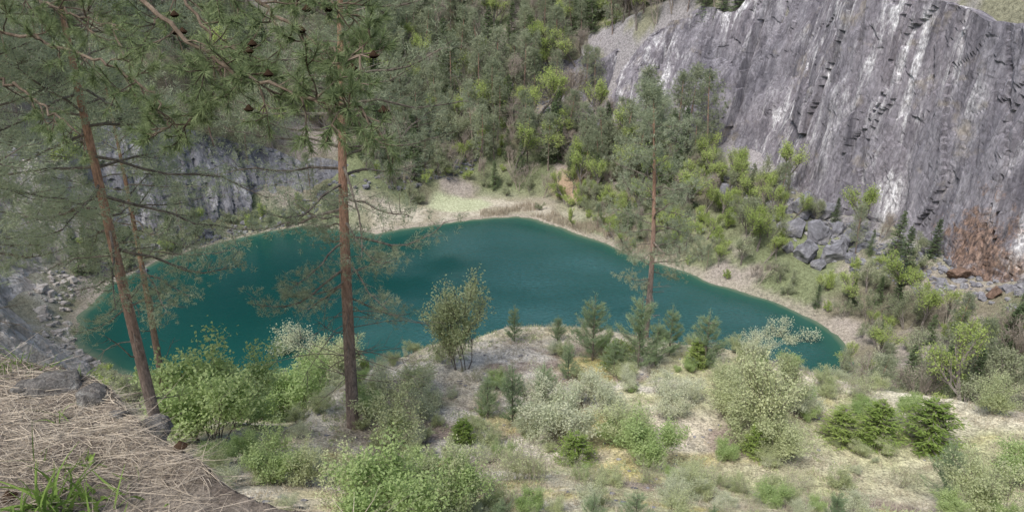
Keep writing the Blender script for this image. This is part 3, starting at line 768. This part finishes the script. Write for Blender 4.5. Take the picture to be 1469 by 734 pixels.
# overhanging near pine: trunk stands left of the viewpoint, limbs reach over the view
mb = MB(); r = np.random.RandomState(5)
TB = np.array([-6.8, 3.6]); tz = float(H(TB[0], TB[1]))
tube(mb, [(TB[0], TB[1], tz-.5), (TB[0]+.1, TB[1], 44), (TB[0], TB[1]+.1, 48), (TB[0]-.1, TB[1], 53), (TB[0], TB[1], 57)], [.26, .23, .2, .14, .04], 14, 0)
def limb(start, pix, r0, twigs, tl=.35, needles=110, bare=.25):
    pts = [np.array(start)]+[at(*q) for q in pix]; pts = np.array(pts)
    t = np.arange(len(pts)); tt = np.linspace(0, len(pts)-1, 40)
    P = np.stack([np.interp(tt, t, pts[:, k]) for k in range(3)], 1)
    for _ in range(3): P[1:-1] = (P[:-2]+2*P[1:-1]+P[2:])/4
    P[1:-1] += r.normal(size=(38, 3))*.012
    tube(mb, P, np.linspace(r0, .004, 40)*.8, 7, 2)
    for s in range(twigs):
        q = (bare+(1-bare)*(s+r.uniform(0, 1))/twigs)*38; i = int(min(q, 38)); base = P[i]; dm = nrm(P[i+1]-P[i])
        sd = nrm(np.cross(dm, r.normal(size=3))); d = nrm(dm*.8+sd*.8+np.array([0, 0, -.15])); L = tl*r.uniform(.5, 1.3)*(1.25-.6*q/38)
        sp = [base]
        for k in range(5): d = nrm(d+r.normal(size=3)*.16+np.array([0, 0, -.05 if k < 3 else .1])); sp.append(sp[-1]+d*L/5)
        sp = np.array(sp); tube(mb, sp, np.linspace(.0055, .0025, 6), 4, 2)
        ends = [(sp[-3:], d)]
        for w in range(4):
            i2 = r.randint(1, 5); d2 = nrm(d+nrm(r.normal(size=3))*.9); e = np.array([sp[i2], sp[i2]+d2*L*.25, sp[i2]+nrm(d2+np.array([0, 0, .2]))*L*.5]); tube(mb, e, [.004, .003, .002], 3, 2); ends.append((e[-2:], d2))
        for e, dd in ends:
            nn = needles//2 if len(e) == 2 else needles
            u = r.uniform(0, 1, nn)*(len(e)-1); ii = np.minimum(u.astype(int), len(e)-2); f = (u-ii)[:, None]
            c = e[ii]*(1-f)+e[ii+1]*f
            strips(mb, c, nrm(dd[None]*.9+nrm(r.normal(size=(nn, 3)))*.9), r.uniform(.045, .08, nn), .0038, m=1, r=r, shape='tri')
    return P
T0 = (TB[0], TB[1], 47.5)
def cone(p, s=.018, m=3):
    n = 90; k = np.arange(n); u = k/n; a = k*2.39996
    rad = s*np.sin(np.pi*(.12+.86*u))**.7
    P = np.stack([np.cos(a)*rad*.5, np.sin(a)*rad*.5, s*2.2*(u-.5)], 1)+p
    Dd = np.stack([np.cos(a), np.sin(a), .5-u*1.6], 1)
    strips(mb, P, Dd, rad*.9+.003, rad*1.1+.004, m=m, r=r, flat=np.tile([[0, 0, 1.]], (n, 1)))
    k8 = np.linspace(-1, 1, 8); tube(mb, np.stack([k8*0, k8*0, k8*s*1.0], 1)+p, s*.6*np.sqrt(1-k8**2*.96), 8, m)
limb(T0, [(60, -80, 5.0), (180, -20, 4.3), (250, 45, 3.9), (330, 100, 3.7), (400, 130, 3.5), (490, 150, 3.4), (545, 175, 3.3)], .024, 32, .34, bare=.4)
limb(T0, [(150, -140, 4.8), (300, -50, 4.1), (380, 10, 3.8), (440, 55, 3.6), (500, 85, 3.5), (545, 78, 3.4)], .022, 22, .30)
limb((TB[0], TB[1], 46.8), [(-60, 30, 5.6), (60, 60, 4.9), (150, 90, 4.5), (215, 130, 4.3), (245, 185, 4.2)], .020, 18, .34)
limb((TB[0], TB[1], 46.6), [(-80, 90, 5.6), (0, 110, 5.2), (55, 145, 5.0), (100, 180, 4.8), (125, 215, 4.7)], .02, 8, .3)
limb((TB[0], TB[1], 48.5), [(300, -140, 4.4), (400, -60, 4.0), (470, 0, 3.8), (520, 30, 3.7)], .020, 14, .30)
limb((TB[0], TB[1], 48.0), [(100, -100, 4.7), (230, -40, 4.2), (300, 40, 4.1), (330, 130, 4.0), (270, 175, 4.0), (215, 190, 3.9)], .018, 18, .26)
limb((TB[0], TB[1], 47.0), [(-60, -60, 5.8), (30, -10, 5.2), (100, 20, 5.0), (180, 45, 4.8)], .022, 20, .4)
for q in ((252, 45, 3.9), (262, 44, 3.9), (357, 72, 3.7), (362, 62, 3.7), (432, 42, 3.6), (440, 12, 3.7), (536, 78, 3.4), (505, 96, 3.45), (357, 155, 3.6), (550, 157, 3.3), (470, 12, 3.7), (385, 105, 3.55), (250, 20, 4.0)):
    cone(at(*q))
obj("overhanging_pine_tree", mb.build("overhanging_pine", [M_bark, M_pineo, M_dtwig, M_cone]))

# ------------------------------------------------------------------ foreground bank
EX = np.array([-9, -4, -2.9, -2.24, -1.87, -1.58, -1.25, -.96, -.72, -.48, -.1, .4, 2, 5, 8]); EY = np.array([3.7, 3.35, 3.1, 2.95, 2.8, 2.52, 2.27, 2.08, 1.96, 1.84, 1.5, 1.2, 1.1, .9, .6])
def HB(x, y):
    e = y-np.interp(x, EX, EY)-(fbm(x*2.3, y*2.3, 0, 3, 71)-.5)*.25
    z = 43.42+(fbm(x*1.1, y*1.1, 0, 4, 72)-.5)*.22+(fbm(x*6, y*6, 0, 4, 73)-.5)*.08
    z = z-.10*np.maximum(0, 1+e*1.2).clip(0, 1)-1.7*np.maximum(0, e)
    z = z-1.2*np.maximum(0, np.abs(x+1)-5)-1.2*np.maximum(0, -y-3.5)
    return z
gx = axis((-9, -4, .1), (-4, 1, .02), (1, 7.5, .1)); gy = axis((-7, .8, .1), (.8, 3.8, .02), (3.8, 6.5, .08))
GX, GY = np.meshgrid(gx, gy); idx = np.arange(GX.size).reshape(GX.shape); mb = MB()
mb.add(np.stack([GX, GY, HB(GX, GY)], -1).reshape(-1, 3), np.stack([idx[:-1, :-1], idx[:-1, 1:], idx[1:, 1:], idx[1:, :-1]], -1).reshape(-1, 4))
m, nt = newmat("bank_soil"); tc = N(nt, 'ShaderNodeTexCoord')
a = noise(nt, tc.outputs['Object'], 4, 4, .7); b = noise(nt, tc.outputs['Object'], 60, 3, .7)
c_ = mixc(nt, ramp(nt, a, [(.35, 0.), (.65, 1.)]), (.14, .115, .095), (.31, .27, .22)); c_ = mixc(nt, 1., c_, ramp(nt, b, [(.3, .5), (.65, 1.3)]), 'MULTIPLY')
finish(nt, c_, .95, math_(nt, 'ADD', a, b), .8, .02, diffuse=True)
obj("foreground_bank_ground", mb.build("foreground_bank_ground", [m], True))
def bank_pts(n, clump=None, s=81, th=.42):
    x = rng.uniform(-4, .3, n); y = rng.uniform(1.2, 3.5, n); e = y-np.interp(x, EX, EY); m = e < .35
    if clump: m &= fbm(x*clump, y*clump, 0, 3, s) > th
    return x[m], y[m]
mb = MB()
for cnt, cl, lmin, lmax, w, h0, up in ((60000, 1.7, .03, .09, .0020, .004, .10), (18000, 3.0, .06, .19, .0020, .012, .22), (2500, 5.0, .08, .25, .0022, .01, .7)):
    x, y = bank_pts(cnt, cl, 81+int(cl), .40); n = len(x)
    a = rng.normal(size=n)*1.3+fbm(x*1.5, y*1.5, 0, 2, 83)*9; d = np.stack([np.cos(a), np.sin(a)*.8-.1, rng.uniform(-.1, up, n)], 1); d = nrm(d)
    L = rng.uniform(lmin, lmax, n)
    z = HB(x, y); x2 = x+d[:, 0]*L; y2 = y+d[:, 1]*L
    dz = HB(x2, y2)-z
    d2 = np.stack([d[:, 0]*L, d[:, 1]*L, np.where(dz < -.15, -.02, dz)+L*rng.uniform(0, up, n)], 1)
    B = rng.normal(size=(n, 3))*.02*np.array([1, 1, .3])
    strips(mb, np.stack([x, y, z+rng.uniform(0, h0, n)+.002], 1), d2, np.linalg.norm(d2, axis=1), w*rng.uniform(.6, 1.4, n), B, 3, shape='b')
obj("pine_needle_litter", mb.build("pine_needle_litter", [M_litter]))
def bank_hit(px, py):
    rr = ray(px, py); t = np.arange(1.2, 6, .01); zz = HB(t*rr[0], t*rr[1]); b = (CAM[2]+t*rr[2]) < zz
    k = int(np.argmax(b)); return np.array([t[k]*rr[0], t[k]*rr[1], zz[k]])
def tuft(name, spots, L, W, bend, up=1.0):
    mb = MB()
    for px, py, n, sp, sL in spots:
        c = bank_hit(px, py); P = c+rng.normal(size=(n, 3))*np.array([sp, sp, 0]); P[:, 2] = HB(P[:, 0], P[:, 1])-.01
        dd = rng.normal(size=(n, 3))*.45; dd[:, 2] = up
        LL = L*sL*rng.uniform(.5, 1.2, n); B = rng.normal(size=(n, 3))*bend*LL[:, None]; B[:, 2] = -np.abs(B[:, 2])*1.2
        strips(mb, P, dd, LL, W*rng.uniform(.7, 1.3, n), B, 5, shape='b')
    obj(name, mb.build(name, [M_grass]))
tuft("broad_grass_tuft", [(95, 725, 55, .05, 1.1), (50, 735, 24, .04, 1.0), (145, 730, 24, .05, .9)], .17, .013, .45)
tuft("grass_blades", [(85, 605, 7, .02, 1.3), (375, 672, 14, .03, .8), (350, 665, 8, .03, .7), (30, 530, 24, .08, .8), (190, 690, 5, .02, .6), (300, 655, 8, .05, .5), (8, 530, 20, .05, 1.0), (60, 530, 14, .05, .6), (60, 660, 5, .02, 1.0), (110, 545, 10, .05, .6)], .16, .005, .4)
tuft("broadleaf_weed", [(120, 665, 9, .01, 1.0)], .08, .028, .5, .5)
for px, py, w in ((70, 560, 125), (130, 572, 90), (215, 618, 85), (400, 712, 80), (330, 690, 40), (165, 600, 45), (440, 726, 50), (30, 560, 60)):
    p = bank_hit(px, py); s = w*3.0/FPX/2
    obj("lichen_stone", bm_[3], p+np.array([0, .02, -s*.1]), (rng.uniform(-.3, .3), rng.uniform(-.3, .3), rng.uniform(0, 6)), (s, s*.8, s*.5))
mb = MB(); r = np.random.RandomState(9)
for px, py in ((15, 718), (365, 692), (260, 645), (440, 732)):
    cone(bank_hit(px, py)+np.array([0, 0, .02]), .018, 0)
obj("fallen_pine_cones", mb.build("fallen_pine_cones", [M_cone]))

# ------------------------------------------------------------------ light
w = bpy.data.worlds.new("World"); sc.world = w; w.use_nodes = True
nt = w.node_tree; bg = nt.nodes['Background']; sky = nt.nodes.new('ShaderNodeTexSky')
sky.sky_type = 'NISHITA'; sky.sun_disc = False
az = math.radians(215); EL = math.radians(55)
sky.sun_elevation = EL; sky.sun_rotation = az; sky.air_density = 1.0; sky.dust_density = 3.0
bg.inputs[1].default_value = .15
nt.links.new(sky.outputs[0], bg.inputs[0])
sl = bpy.data.lights.new("sun", 'SUN'); sl.energy = 3.0; sl.angle = math.radians(20); sl.color = (1, .97, .93)
so = bpy.data.objects.new("sun", sl); sc.collection.objects.link(so)
sd = Vector((math.sin(az)*math.cos(EL), math.cos(az)*math.cos(EL), math.sin(EL)))
so.rotation_euler = sd.to_track_quat('Z', 'Y').to_euler()
so.location = (0, 0, 100)
sc.view_settings.view_transform = 'Standard'; sc.view_settings.look = 'None'; sc.view_settings.exposure = 0
